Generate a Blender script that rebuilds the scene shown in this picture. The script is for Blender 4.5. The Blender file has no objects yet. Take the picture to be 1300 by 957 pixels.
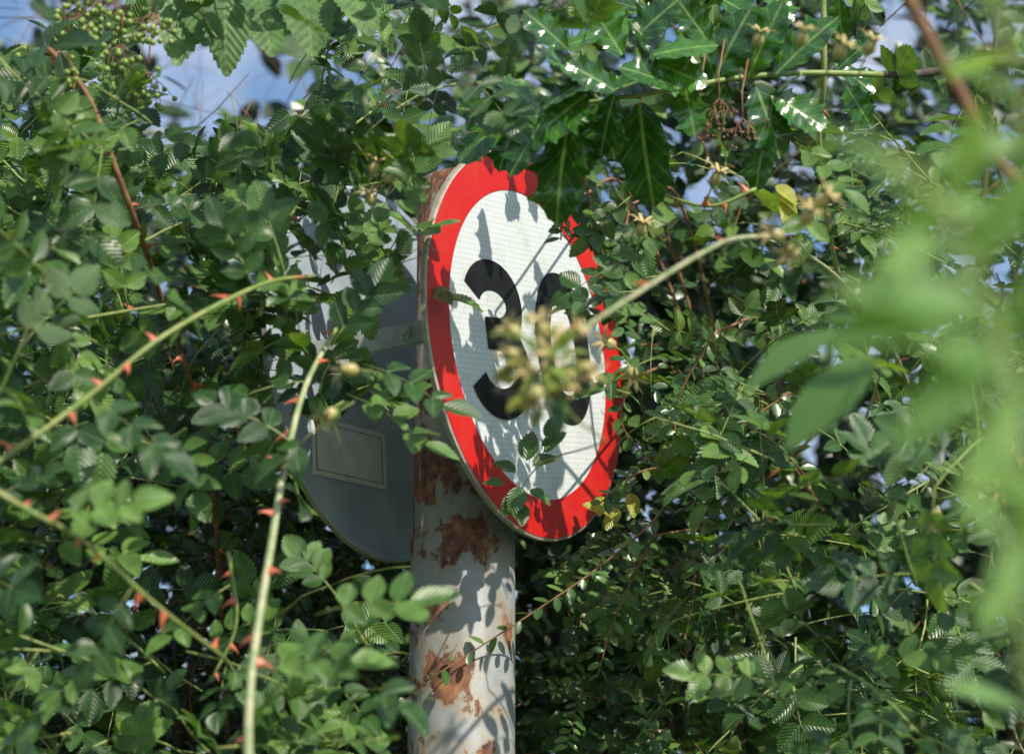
import bpy, math, random
import numpy as np
from mathutils import Vector, Matrix, noise, Quaternion
random.seed(11)
R=random.random
def U(a,b): return a+(b-a)*random.random()
scene=bpy.context.scene
COL=scene.collection

# ---------------------------------------------------------------- survey frame
PITCH=math.radians(18.0)
CAM=Vector((0,0,1.6))
FWD=Vector((0,math.cos(PITCH),math.sin(PITCH)))
UPV=Vector((0,-math.sin(PITCH),math.cos(PITCH)))
F=2708.0
def P(px,py,d):
    return CAM+FWD*d+Vector((1,0,0))*((px-650)/F*d)+UPV*((478.5-py)/F*d)
def proj(p):
    v=p-CAM; d=v.dot(FWD)
    if d<0.05: return (-9999,-9999,d)
    return (650+v.x/d*F, 478.5-v.dot(UPV)/d*F, d)
SUN=Vector((0.46,-0.62,0.64)).normalized()
SN=Vector((0.862,-0.507,0)).normalized()      # sign normal
SU=Vector((0.507,0.862,0)).normalized()       # sign horizontal axis
C1=P(675,437,3.24)
C2=C1-SN*0.28
PC=C1-SN*0.125+Vector((0.004,0,0))

def rv(s=1.0):
    return Vector((random.gauss(0,1),random.gauss(0,1),random.gauss(0,1)))*s*0.58

def in_ell(px,py,cx,cy,a,b,deg,g=1.0):
    t=math.radians(deg); dx=px-cx; dy=-(py-cy)
    mx=-math.sin(t)*dx+math.cos(t)*dy
    mn=math.cos(t)*dx+math.sin(t)*dy
    return (mx/(a*g))**2+(mn/(b*g))**2<1
SKYGAPS=[(300,100,105,50),(235,125,48,38),(20,20,50,50),(225,60,40,45),(120,-10,40,25)]
def skygap(px,py,g=1.0):
    for a,b,w_,h_ in SKYGAPS:
        if ((px-a)/(w_*g))**2+((py-b)/(h_*g))**2<1: return True
    return False
def blocked(p,pad=1.05):
    px,py,d=proj(p)
    if d>2.5 and skygap(px,py) and noise.noise(p*11)>-0.33: return True
    if d<3.62:
        if in_ell(px,py,665,436,251,120,11,pad+0.02):
            if px>742 and py<500: pass
            elif px>690 and py<262: pass
            else: return True
        if 512<px<660 and py>560: return True
        if 478<px<552 and 418<py<472: return True
        if in_ell(px,py,470,470,251,122,11,1.03) and 535<py and px<540: return True
        if in_ell(px,py,470,470,251,122,11,1.0) and 280<py<=535 and px<540:
            if noise.noise(p*9)>(0.08 if py<430 else 0.26): return True
        if 540<px<592 and 195<py<300 and noise.noise(p*12)>0.1: return True
    den=SUN.dot(SN)
    for c,rr,th in ((C1,0.31,0.26),(C2,0.31,0.26)):
        t=(p-c).dot(SN)/den
        if t>0.015:
            q=p-SUN*t
            if (q-c).length<rr+0.02 and noise.noise(q*8.5+Vector((3.1,1.7,5.2)))<th: return True
    h=Vector((p.x-PC.x,p.y-PC.y)); s2=Vector((SUN.x,SUN.y))
    t=h.dot(s2)/s2.length_squared
    if t>0:
        q=p-SUN*t
        if Vector((q.x-PC.x,q.y-PC.y)).length<0.09 and 1.7<q.z<2.6 and noise.noise(q*9)<0.0: return True
    return False

# ---------------------------------------------------------------- materials
def newmat(name):
    m=bpy.data.materials.new(name); m.use_nodes=True
    nt=m.node_tree; nt.nodes.clear()
    out=nt.nodes.new('ShaderNodeOutputMaterial')
    return m,nt,out
def node(nt,t,**k):
    n=nt.nodes.new(t)
    for a,b in k.items(): setattr(n,a,b)
    return n
def mth(nt,op,a,b=None,clamp=False):
    n=nt.nodes.new('ShaderNodeMath'); n.operation=op; n.use_clamp=clamp
    for i,x in enumerate((a,b)):
        if x is None: continue
        if isinstance(x,(int,float)): n.inputs[i].default_value=x
        else: nt.links.new(x,n.inputs[i])
    return n.outputs[0]
def mixc(nt,fac,a,b,mode='MIX'):
    n=nt.nodes.new('ShaderNodeMix'); n.data_type='RGBA'; n.blend_type=mode
    for i,x in ((0,fac),(6,a),(7,b)):
        if isinstance(x,(int,float)): n.inputs[i].default_value=x
        elif isinstance(x,tuple): n.inputs[i].default_value=x if len(x)==4 else (*x,1)
        else: nt.links.new(x,n.inputs[i])
    return n.outputs[2]
def maprange(nt,v,a,b,c,d):
    n=nt.nodes.new('ShaderNodeMapRange')
    nt.links.new(v,n.inputs[0])
    for i,x in zip((1,2,3,4),(a,b,c,d)): n.inputs[i].default_value=x
    return n.outputs[0]

def leafmat(name,dark,mid,light,rough=0.4,trans=0.25,veins=7,vcol=(0.2,0.3,0.1),vamt=0.4,bump=0.35,sidev=0.75,spec=0.5,cheap=False):
    m,nt,out=newmat(name); L=nt.links.new
    at=node(nt,'ShaderNodeAttribute',attribute_name='tint')
    cr=node(nt,'ShaderNodeValToRGB'); e=cr.color_ramp.elements
    e[0].color=(*dark,1); e[1].color=(*light,1); x=e.new(0.5); x.color=(*mid,1)
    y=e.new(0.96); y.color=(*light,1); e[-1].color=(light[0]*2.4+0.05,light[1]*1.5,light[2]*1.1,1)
    L(at.outputs['Fac'],cr.inputs[0])
    uv=node(nt,'ShaderNodeUVMap'); sp=node(nt,'ShaderNodeSeparateXYZ'); L(uv.outputs[0],sp.inputs[0])
    au=mth(nt,'ABSOLUTE',mth(nt,'SUBTRACT',sp.outputs[0],0.5))
    midr=maprange(nt,au,0.012,0.04,1,0)
    pr=node(nt,'ShaderNodeBsdfPrincipled')
    if cheap:
        hs=mixc(nt,mth(nt,'MULTIPLY',midr,vamt),cr.outputs[0],vcol)
    else:
        s=mth(nt,'SUBTRACT',sp.outputs[1],mth(nt,'MULTIPLY',au,0.75))
        sn=mth(nt,'SINE',mth(nt,'MULTIPLY',s,veins*2*math.pi))
        side=maprange(nt,sn,0.88,1.0,0,sidev)
        vein=mth(nt,'MAXIMUM',side,midr)
        tc=node(nt,'ShaderNodeTexCoord')
        nz=node(nt,'ShaderNodeTexNoise'); nz.inputs['Scale'].default_value=55; nz.inputs['Detail'].default_value=2
        L(tc.outputs['Object'],nz.inputs['Vector'])
        mott=maprange(nt,nz.outputs[0],0.3,0.7,0.7,1.25)
        c=mixc(nt,mth(nt,'MULTIPLY',vein,vamt),cr.outputs[0],vcol)
        h_=node(nt,'ShaderNodeHueSaturation'); L(c,h_.inputs['Color']); L(mott,h_.inputs['Value']); hs=h_.outputs[0]
        bp=node(nt,'ShaderNodeBump'); bp.inputs['Strength'].default_value=bump; bp.inputs['Distance'].default_value=0.0015
        h=mth(nt,'ADD',mth(nt,'MULTIPLY',sn,-0.6),mth(nt,'MULTIPLY',midr,-0.8))
        L(h,bp.inputs['Height']); L(bp.outputs[0],pr.inputs['Normal'])
    g=node(nt,'ShaderNodeNewGeometry')
    hb=mixc(nt,0.18,hs,(0.20,0.26,0.16))
    cc=mixc(nt,g.outputs['Backfacing'],hs,hb)
    L(cc,pr.inputs['Base Color'])
    rr=mth(nt,'ADD',mth(nt,'MULTIPLY',g.outputs['Backfacing'],0.3),rough,True)
    L(rr,pr.inputs['Roughness']); pr.inputs['Specular IOR Level'].default_value=spec
    if trans<=0:
        L(pr.outputs[0],out.inputs[0]); return m
    tr=node(nt,'ShaderNodeBsdfTranslucent')
    tcx=mixc(nt,1.0,hs,(2.4,2.2,0.5),'MULTIPLY'); L(tcx,tr.inputs['Color'])
    ms=node(nt,'ShaderNodeMixShader'); ms.inputs[0].default_value=trans
    L(pr.outputs[0],ms.inputs[1]); L(tr.outputs[0],ms.inputs[2]); L(ms.outputs[0],out.inputs[0])
    return m
def simplemat(name,c1,c2,scale=40,rough=0.6,bump=0.2,detail=5,stretch=(1,1,1),thr=(0.35,0.65),metal=0,dist=0.002,spec=0.5):
    m,nt,out=newmat(name); L=nt.links.new
    tc=node(nt,'ShaderNodeTexCoord'); mp=node(nt,'ShaderNodeMapping'); mp.inputs['Scale'].default_value=stretch
    L(tc.outputs['Object'],mp.inputs[0])
    nz=node(nt,'ShaderNodeTexNoise'); nz.inputs['Scale'].default_value=scale; nz.inputs['Detail'].default_value=detail
    L(mp.outputs[0],nz.inputs['Vector'])
    f=maprange(nt,nz.outputs[0],thr[0],thr[1],0,1)
    pr=node(nt,'ShaderNodeBsdfPrincipled'); L(mixc(nt,f,c1,c2),pr.inputs['Base Color'])
    pr.inputs['Roughness'].default_value=rough; pr.inputs['Metallic'].default_value=metal; pr.inputs['Specular IOR Level'].default_value=spec
    if bump>0.05:
        bp=node(nt,'ShaderNodeBump'); bp.inputs['Strength'].default_value=bump; bp.inputs['Distance'].default_value=dist
        L(nz.outputs[0],bp.inputs['Height']); L(bp.outputs[0],pr.inputs['Normal'])
    L(pr.outputs[0],out.inputs[0])
    return m

M_rose=leafmat('rose_leaf',(0.018,0.058,0.018),(0.052,0.13,0.030),(0.155,0.285,0.058),0.31,0.22,8,(0.22,0.34,0.11),0.35,0.6,spec=0.65)
M_holly=leafmat('holly_leaf',(0.016,0.070,0.008),(0.030,0.115,0.012),(0.07,0.20,0.022),0.15,0.14,5,(0.34,0.48,0.14),0.55,0.12,0.35,spec=0.7)
M_elder=leafmat('elder_leaf',(0.04,0.10,0.03),(0.08,0.175,0.045),(0.15,0.27,0.08),0.5,0.32,9,(0.2,0.3,0.1),0.35,0.4)
M_coto=leafmat('cotoneaster_leaf',(0.020,0.060,0.016),(0.052,0.125,0.028),(0.14,0.25,0.05),0.28,0.16,5,(0.14,0.24,0.08),0.3,cheap=True)
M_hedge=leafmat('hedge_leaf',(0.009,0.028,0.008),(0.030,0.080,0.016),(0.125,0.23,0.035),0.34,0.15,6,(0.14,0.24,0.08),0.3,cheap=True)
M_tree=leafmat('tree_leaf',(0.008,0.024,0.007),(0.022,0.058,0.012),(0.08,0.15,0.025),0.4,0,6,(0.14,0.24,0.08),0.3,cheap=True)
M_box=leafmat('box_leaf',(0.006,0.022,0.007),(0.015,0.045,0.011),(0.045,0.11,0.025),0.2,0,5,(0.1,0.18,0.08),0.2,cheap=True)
M_fore=leafmat('willow_leaf',(0.09,0.19,0.05),(0.16,0.30,0.085),(0.25,0.42,0.12),0.5,0.35,9,(0.2,0.3,0.12),0.3,cheap=True)
M_green=simplemat('green_stem',(0.17,0.27,0.06),(0.34,0.36,0.12),60,0.45,0)
M_pale=simplemat('pale_cane',(0.24,0.33,0.13),(0.48,0.46,0.26),50,0.5,0.3,thr=(0.4,0.6))
M_brown=simplemat('brown_stem',(0.16,0.075,0.035),(0.35,0.18,0.085),50,0.7,0)
M_bark=simplemat('bark',(0.055,0.04,0.03),(0.13,0.10,0.07),30,0.85,0.8,stretch=(1,1,0.25),dist=0.01)
M_thorn=simplemat('thorn_red',(0.55,0.09,0.05),(0.66,0.24,0.12),120,0.4,0)
M_hip=simplemat('rose_hip_skin',(0.32,0.38,0.09),(0.55,0.38,0.18),60,0.35,0)
M_sepal=simplemat('dry_sepal',(0.46,0.22,0.12),(0.52,0.54,0.20),120,0.7,0)
M_berry=simplemat('green_berry',(0.16,0.28,0.05),(0.32,0.40,0.10),90,0.3,0)
M_stalk=simplemat('purple_stalk',(0.26,0.08,0.07),(0.28,0.20,0.09),60,0.5,0)

# ---------------------------------------------------------------- mesh accumulators
def raw_mesh(name,V,loops,starts,mats,uvs=None,tint=None,matidx=None,smooth=True):
    me=bpy.data.meshes.new(name)
    V=np.asarray(V,dtype=np.float32)
    me.vertices.add(len(V)); me.vertices.foreach_set('co',V.ravel())
    me.loops.add(len(loops)); me.loops.foreach_set('vertex_index',np.asarray(loops,dtype=np.int32))
    me.polygons.add(len(starts)); me.polygons.foreach_set('loop_start',np.asarray(starts,dtype=np.int32))
    me.update(calc_edges=True)
    me.polygons.foreach_set('use_smooth',np.full(len(starts),smooth,dtype=bool))
    if matidx is not None: me.polygons.foreach_set('material_index',np.asarray(matidx,dtype=np.int32))
    if uvs is not None:
        l=me.uv_layers.new(name='UVMap'); l.data.foreach_set('uv',np.asarray(uvs,dtype=np.float32).ravel())
    if tint is not None:
        a=me.attributes.new('tint','FLOAT','POINT'); a.data.foreach_set('value',np.asarray(tint,dtype=np.float32))
    for m in mats: me.materials.append(m)
    me.validate(); me.update()
    return me

def tmpl(verts,faces):
    V=np.array(verts,dtype=np.float32)
    loops=[i for f in faces for i in f]
    st=np.cumsum([0]+[len(f) for f in faces[:-1]])
    uv=np.stack([V[loops,0]+0.5,V[loops,1]],1)
    return dict(V=V,loops=np.array(loops),starts=st,uv=uv)
def t_serrate(n,tooth,shape):
    v=[];f=[]
    mid=[]
    for i in range(n+1): mid.append(len(v)); v.append((0,i/n,0))
    for sgn in (1,-1):
        notch=[mid[0]]
        for i in range(1,n):
            t=i/n; notch.append(len(v)); v.append((sgn*shape(t)*0.91,t,0))
        notch.append(mid[n])
        for i in range(n):
            t=(i+0.8)/n
            k=len(v); v.append((sgn*(shape(min(t,0.985))+tooth),min(t+0.2/n,0.995),0))
            loop=[mid[i],notch[i],k,notch[i+1],mid[i+1]]
            o=[]
            for a in loop:
                if a not in o: o.append(a)
            if sgn<0: o=o[::-1]
            f.append(o)
    return tmpl(v,f)
def t_simple(rows,shape):
    v=[(0,0,0)];f=[]
    rr=[]
    for t in rows:
        w=shape(t); b=len(v); v+= [(-w,t,0),(0,t,0),(w,t,0)]; rr.append(b)
    tip=len(v); v.append((0,1,0))
    a=rr[0]; f+=[(0,a+2,a+1),(0,a+1,a)]
    for a,b in zip(rr[:-1],rr[1:]):
        f+=[(a+1,a+2,b+2,b+1),(a,a+1,b+1,b)]
    a=rr[-1]; f+=[(a+1,a+2,tip),(a,a+1,tip)]
    return tmpl(v,f)
def t_holly():
    v=[];f=[];N=60;sp=3.5
    for i in range(N+1):
        t=i/N
        w=0.5*max(0.0,math.sin(math.pi*min(1,t*0.96+0.02)))**0.6
        ph=(math.cos(2*math.pi*(sp*t-0.60))+1)/2
        x=w*(0.78+0.08*ph+0.30*ph**9)
        if t>0.94: x=w*0.6*(1-t)/0.06
        for k in (-1,-0.5,0,0.5,1):
            z=0.075*(ph**2-0.35)*abs(k)**2.5*min(1,w*2.2)
            y=t+(0.035*ph**5*abs(k) if t<0.93 else 0)
            v.append((x*k,y,z))
    for i in range(N):
        for k in range(4):
            a=i*5+k; f.append((a,a+1,a+6,a+5))
    return tmpl(v,f)
ov=lambda t:0.5*max(0,math.sin(math.pi*t**0.82))**0.75
el=lambda t:0.5*max(0,math.sin(math.pi*t))**0.7
T={'rose':t_serrate(9,0.04,ov),'elder':t_serrate(13,0.02,ov),'simple':t_simple((0.15,0.45,0.8),el),'holly':t_holly(),
   'fore':t_simple((0.08,0.2,0.35,0.5,0.65,0.8,0.92),ov)}

class Leaves:
    def __init__(s,t,mat): s.t=T[t]; s.mat=mat; s.rows=[]
    def add(s,o,d,n,L,W=0.6,fold=0.25,curl=0.25,tint=None):
        s.rows.append((*o,*d,*n,L,W,fold,curl,R()*0.95 if tint is None else tint))
    def mesh(s,name):
        A=np.array(s.rows,dtype=np.float64); t=s.t
        o=A[:,0:3];d=A[:,3:6];n=A[:,6:9]
        d=d/np.linalg.norm(d,axis=1,keepdims=True)
        sd=np.cross(d,n); sd/=np.linalg.norm(sd,axis=1,keepdims=True)+1e-9
        n=np.cross(sd,d)
        L,W,fo,cu,ti=[A[:,i][:,None] for i in range(9,14)]
        X=t['V'][:,0][None]*W; Y=t['V'][:,1][None]+0*W
        ph=ti*40
        Z=t['V'][:,2][None]*W*1.4+fo*np.abs(X)-cu*Y**2+0.03*np.sin(Y*7+ph)*np.sign(X)*np.abs(X)*2
        V=o[:,None,:]+L[:,:,None]*(X[:,:,None]*sd[:,None,:]+Y[:,:,None]*d[:,None,:]+Z[:,:,None]*n[:,None,:])
        k=len(A); nv=t['V'].shape[0]; nl=len(t['loops'])
        loops=(t['loops'][None]+np.arange(k)[:,None]*nv).ravel()
        starts=(t['starts'][None]+np.arange(k)[:,None]*nl).ravel()
        uvs=np.tile(t['uv'],(k,1))
        tint=np.repeat(ti[:,0],nv)
        return raw_mesh(name,V.reshape(-1,3),loops,starts,[s.mat],uvs,tint)

class Tubes:
    def __init__(s): s.V=[];s.L=[];s.S=[];s.M=[];s.n=0
    def add(s,pts,r0,r1,sides=6,mat=0):
        m=len(pts); up=Vector((0.13,0.21,0.97))
        base=len(s.V)
        for i,p in enumerate(pts):
            a=pts[max(0,i-1)];b=pts[min(m-1,i+1)]
            d=(b-a)
            if d.length<1e-7: d=Vector((0,0,1))
            d.normalize()
            x=d.cross(up)
            if x.length<0.05: x=d.cross(Vector((1,0,0)))
            x.normalize(); y=d.cross(x)
            r=r0+(r1-r0)*i/max(1,m-1)
            for k in range(sides):
                an=2*math.pi*k/sides
                s.V.append(p+x*(r*math.cos(an))+y*(r*math.sin(an)))
        for i in range(m-1):
            for k in range(sides):
                a=base+i*sides+k;b=base+i*sides+(k+1)%sides
                s.S.append(len(s.L)); s.L+=[a,a+sides,b+sides,b]; s.M.append(mat)
        s.S.append(len(s.L)); s.L+=[base+k for k in range(sides)]; s.M.append(mat)
        s.S.append(len(s.L)); s.L+=[base+(m-1)*sides+k for k in range(sides)][::-1]; s.M.append(mat)
    def mesh(s,name,mats):
        return raw_mesh(name,[tuple(v) for v in s.V],s.L,s.S,mats,matidx=s.M)

def spline(pts,n=6):
    out=[]
    q=[pts[0]*2-pts[1]]+list(pts)+[pts[-1]*2-pts[-2]]
    for i in range(1,len(q)-2):
        a,b,c,d=q[i-1:i+3]
        for k in range(n):
            t=k/n
            out.append(0.5*((2*b)+(c-a)*t+(2*a-5*b+4*c-d)*t*t+(3*b-a-3*c+d)*t**3))
    out.append(pts[-1].copy())
    return out

def thorn_mesh():
    pts=[Vector((0,0,0)),Vector((0.0,0,0.35)),Vector((0.12,0,0.7)),Vector((0.35,0,1.0))]
    V=[];L=[];S=[]
    rad=[(0.42,0.18),(0.2,0.11),(0.09,0.06),(0.01,0.01)]
    for p,(a,b) in zip(pts,rad):
        for k in range(8):
            an=2*math.pi*k/8; V.append((p.x+a*math.cos(an),b*math.sin(an),p.z))
    for i in range(3):
        for k in range(8):
            a=i*8+k;b=i*8+(k+1)%8; S.append(len(L)); L+=[a,b,b+8,a+8]
    return raw_mesh('thorn',V,L,S,[M_thorn])
def hip_mesh():
    V=[];L=[];S=[];M=[]
    prof=[(0.02,0),(0.22,0.06),(0.38,0.25),(0.42,0.5),(0.36,0.78),(0.24,0.95),(0.17,1.0),(0.21,1.06),(0.02,1.08)]
    n=14
    for r,z in prof:
        for k in range(n):
            an=2*math.pi*k/n; V.append((r*math.cos(an),r*math.sin(an),z))
    for i in range(len(prof)-1):
        for k in range(n):
            a=i*n+k;b=i*n+(k+1)%n; S.append(len(L)); L+=[a,b,b+n,a+n]; M.append(0 if i<5 else 1)
    for j in range(6):
        an=2*math.pi*j/6+0.2
        base=len(V)
        for (r,z,w) in ((0.14,1.02,0.12),(0.45,1.25,0.15),(0.85,1.4,0.11),(1.25,1.3,0.01)):
            c,s=math.cos(an),math.sin(an)
            V.append((r*c-w*s,r*s+w*c,z)); V.append((r*c+w*s,r*s-w*c,z))
        for k in range(3):
            a=base+2*k; S.append(len(L)); L+=[a,a+1,a+3,a+2]; M.append(1)
    return raw_mesh('rose_hip',V,L,S,[M_hip,M_sepal],matidx=M)
THORN=thorn_mesh(); HIP=hip_mesh()

def setparent(ch,par):
    ch.parent=par; ch.matrix_parent_inverse=par.matrix_basis.inverted()
def newobj(name,me,par=None,mat=None):
    o=bpy.data.objects.new(name,me); COL.objects.link(o)
    if mat is not None: o.matrix_basis=mat
    if par is not None: setparent(o,par)
    return o
def empty(name,loc,label,cat,group=None):
    e=bpy.data.objects.new(name,None); COL.objects.link(e); e.empty_display_size=0.2
    e.matrix_basis=Matrix.Translation(loc); e['label']=label; e['category']=cat
    if group: e['group']=group
    return e

class Plant:
    def __init__(s,name,label,cat,base,lt,lm,mats,group=None,leafname='foliage',stemname='stem'):
        s.name=name;s.label=label;s.cat=cat;s.base=base;s.group=group
        s.lv=Leaves(lt,lm); s.tb=Tubes(); s.mats=mats; s.thorns=[]; s.hips=[]; s.leafname=leafname; s.stemname=stemname; s.extra=[]
    def finish(s):
        e=empty(s.name,s.base,s.label,s.cat,s.group)
        st=newobj(s.stemname,s.tb.mesh(s.stemname,s.mats),e)
        if s.lv.rows: newobj(s.leafname,s.lv.mesh(s.leafname),e)
        for m in s.thorns: newobj('thorn',THORN,st,m)
        for m in s.hips: newobj('rose_hip',HIP,e,m)
        for nm,me in s.extra: newobj(nm,me,e)
        return e

NPREF=Vector((0.25,-0.70,0.60))
def rose_leaf(pl,b,d,n,Rl,Ll,pairs,force=False,mat=0):
    d=d.normalized(); s=d.cross(n); 
    if s.length<0.05: return
    s.normalize(); n=s.cross(d)
    tt=U(0.02,0.95)
    pts=[]
    for i in range(5):
        t=i/4; pts.append(b+d*(Rl*t)-n*(0.18*Rl*t*t)-Vector((0,0,0.12*Rl*t*t)))
    ok=0
    def at(t):
        x=t*4;i=min(3,int(x)); return pts[i].lerp(pts[i+1],x-i)
    res=[]
    for k in range(pairs):
        t=0.32+0.56*k/max(1,pairs-1) if pairs>1 else 0.5
        o=at(t); L=Ll*U(0.75,1.0)*(0.8+0.2*t)
        for sg in (1,-1):
            dd=(d*U(0.35,0.65)+s*sg*0.9+rv(0.14)).normalized()
            res.append((o,dd,(n+rv(0.25)+s*sg*-0.1),L))
    res.append((pts[-1],(d+rv(0.12)-n*0.15).normalized(),n+rv(0.15),Ll*U(0.95,1.15)))
    for o,dd,nn,L in res:
        if not force and (blocked(o+dd*L*0.5) or blocked(o+dd*L*0.95) or blocked(o)): continue
        ok+=1
        pl.lv.add(o,dd,nn,L,U(0.58,0.74),U(0.15,0.5),U(-0.05,0.35),min(0.95,max(0.02,tt+random.gauss(0,0.1))))
    if ok: 
        if force or not blocked(pts[2],1.0): pl.tb.add(pts,0.0011,0.0007,3,mat)

def shoot(pl,p,d,length,nodes,Ll,force=False,arch=0.35,mat=0,r=0.0022):
    pts=[p.copy()];d=d.normalized();step=length/8
    for i in range(8):
        d=(d+rv(0.12)+Vector((0,0,-arch*0.1))).normalized(); pts.append(pts[-1]+d*step)
    if force or not any(blocked(q,1.0) for q in pts): pl.tb.add(pts,r,r*0.5,5,mat)
    for k in range(nodes):
        i=1+int(k*7/max(1,nodes-1)); i=min(i,8)
        b=pts[i]; dd=(pts[i]-pts[i-1]).normalized()
        ax=Quaternion(dd,k*2.4+U(-0.4,0.4)); side=dd.cross(Vector((0.3,0.9,0.2))).normalized(); side.rotate(ax)
        ld=(dd*0.5+side*0.85+Vector((0,-0.15,-0.1))).normalized()
        n=(NPREF+rv(0.65))
        rose_leaf(pl,b,ld,n,Ll*U(1.7,2.3),Ll*U(0.8,1.15),random.choice((2,3,3)),force,mat)

def cane(pl,pp,r0,r1,nth=0,nleaf=0,Ll=0.045,mat=0,force=True,tsize=0.015,leafforce=False):
    pts=spline([P(*q) for q in pp],7); pl.tb.add(pts,r0,r1,8,mat)
    m=len(pts)
    for k in range(nth):
        x=(k+0.5+U(-0.45,0.45))/nth*(m-1); i=int(x); c=pts[i].lerp(pts[min(i+1,m-1)],x-i)
        d=(pts[min(i+1,m-1)]-pts[max(i-1,0)]).normalized()
        side=d.cross(Vector((0,1,0))).normalized(); q=Quaternion(d,random.choice((0,math.pi))+U(-0.7,0.7)); side.rotate(q)
        z=side; x_=-d; 
        if x_.z>0: x_=d
        x_=(x_-z*x_.dot(z)).normalized(); y_=z.cross(x_)
        s=tsize*U(0.6,1.2); rr=r0+(r1-r0)*x/(m-1)
        M=Matrix.Translation(c+side*(rr*0.8))@Matrix((x_,y_,z)).transposed().to_4x4()@Matrix.Scale(s,4)
        pl.thorns.append(M)
    for k in range(nleaf):
        x=(k+0.5+U(-0.35,0.35))/nleaf*(m-1); i=int(x); c=pts[i]
        d=(pts[min(i+1,m-1)]-pts[max(i-1,0)]).normalized()
        side=d.cross(Vector((0,1,0.2))).normalized()*(1 if k%2 else -1)
        rose_leaf(pl,c,(d*0.5+side+Vector((0,-0.2,0))+rv(0.3)),NPREF+rv(0.4),Ll*U(1.8,2.3),Ll*U(0.85,1.15),3,leafforce,mat)
    return pts
def hip(pl,px,py,d,dirv,L=0.02):
    p=P(px,py,d); z=dirv.normalized(); x=z.cross(Vector((0.2,0.9,0.1))).normalized(); y=z.cross(x)
    pl.hips.append(Matrix.Translation(p)@Matrix((x,y,z)).transposed().to_4x4()@Matrix.Scale(L,4))
    pl.tb.add([p-z*0.03+Vector((0,0.01,-0.006)),p-z*0.015,p+z*0.002],0.0011,0.0013,5,0)

# ---------------------------------------------------------------- ground, sky, sun
def ground():
    N=40; V=[];L=[];S=[]
    for i in range(N+1):
        for j in range(N+1):
            x=(i/N*2-1); y=(j/N*2-1)
            x=math.copysign(abs(x)**2.5,x)*400; y=math.copysign(abs(y)**2.5,y)*400
            V.append((x,y+3,0.12*noise.noise(Vector((x,y,0))*0.15)-0.06))
    for i in range(N):
        for j in range(N):
            a=i*(N+1)+j; S.append(len(L)); L+=[a,a+N+1,a+N+2,a+1]
    o=newobj('ground',raw_mesh('ground',V,L,S,[simplemat('verge_grass',(0.04,0.07,0.02),(0.09,0.10,0.04),3,0.9,0.6,8,dist=0.03)]))
    o['kind']='structure'; o['label']='rough grassy road verge under the hedge'; o['category']='ground'
ground()
w=bpy.data.worlds.new('World'); scene.world=w; w.use_nodes=True
nt=w.node_tree; bg=nt.nodes['Background']; sk=nt.nodes.new('ShaderNodeTexSky'); sk.sky_type='NISHITA'; sk.sun_disc=False
sk.sun_elevation=math.asin(SUN.z); sk.sun_rotation=math.atan2(SUN.x,SUN.y)
tc=nt.nodes.new('ShaderNodeTexCoord'); nz=nt.nodes.new('ShaderNodeTexNoise'); nz.inputs['Scale'].default_value=9; nz.inputs['Detail'].default_value=4
nt.links.new(tc.outputs['Generated'],nz.inputs['Vector'])
blue=mixc(nt,1.0,sk.outputs[0],(1.6,1.95,2.2),'MULTIPLY')
cf=maprange(nt,nz.outputs[0],0.44,0.62,0.05,0.8)
skc=mixc(nt,cf,blue,(9.5,10.4,11.8))
nt.links.new(skc,bg.inputs[0]); bg.inputs[1].default_value=0.08
sl=bpy.data.lights.new('sun','SUN'); sl.energy=5.0; sl.angle=math.radians(0.5); sl.color=(1,0.93,0.80)
so=bpy.data.objects.new('sun',sl); COL.objects.link(so); so.rotation_euler=SUN.to_track_quat('Z','Y').to_euler(); so.location=(3,-3,8)

# ---------------------------------------------------------------- road sign
def sheeting(name,base,cell,cellmix,rough=0.35,dirt=0.25):
    m,nt,out=newmat(name); L=nt.links.new
    tc=node(nt,'ShaderNodeTexCoord')
    br=node(nt,'ShaderNodeTexBrick'); br.offset=0.5
    br.inputs['Scale'].default_value=1.0; br.inputs['Brick Width'].default_value=0.0105; br.inputs['Row Height'].default_value=0.0082
    br.inputs['Mortar Size'].default_value=0.0008; br.inputs['Mortar Smooth'].default_value=0.5
    br.inputs['Color1'].default_value=(*base,1); br.inputs['Color2'].default_value=(base[0]*0.9,base[1]*0.92,base[2]*0.93,1); br.inputs['Mortar'].default_value=(*cell,1)
    L(tc.outputs['Object'],br.inputs['Vector'])
    c=mixc(nt,cellmix,base,br.outputs[0])
    nz=node(nt,'ShaderNodeTexNoise'); nz.inputs['Scale'].default_value=9; nz.inputs['Detail'].default_value=9; nz.inputs['Roughness'].default_value=0.7
    L(tc.outputs['Object'],nz.inputs['Vector'])
    f=maprange(nt,nz.outputs[0],0.48,0.75,0,dirt)
    c=mixc(nt,f,c,(0.20,0.21,0.12))
    nz2=node(nt,'ShaderNodeTexNoise'); nz2.inputs['Scale'].default_value=160; nz2.inputs['Detail'].default_value=3
    L(tc.outputs['Object'],nz2.inputs['Vector'])
    f2=maprange(nt,nz2.outputs[0],0.68,0.74,0,0.5)
    c=mixc(nt,f2,c,(0.10,0.08,0.05))
    pr=node(nt,'ShaderNodeBsdfPrincipled'); L(c,pr.inputs['Base Color'])
    L(maprange(nt,nz.outputs[0],0.3,0.7,rough-0.1,rough+0.2),pr.inputs['Roughness'])
    L(pr.outputs[0],out.inputs[0]); return m
M_white=sheeting('white_reflective',(0.76,0.78,0.78),(0.44,0.49,0.53),0.65,dirt=0.4)
M_red=sheeting('red_reflective',(0.66,0.014,0.010),(0.40,0.008,0.008),0.35,0.36,0.16)
M_blk=simplemat('black_vinyl',(0.006,0.006,0.007),(0.016,0.016,0.018),30,0.55,0,spec=0.25)
M_edge=simplemat('plate_edge',(0.30,0.26,0.19),(0.42,0.38,0.31),60,0.5,0.2)
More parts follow.
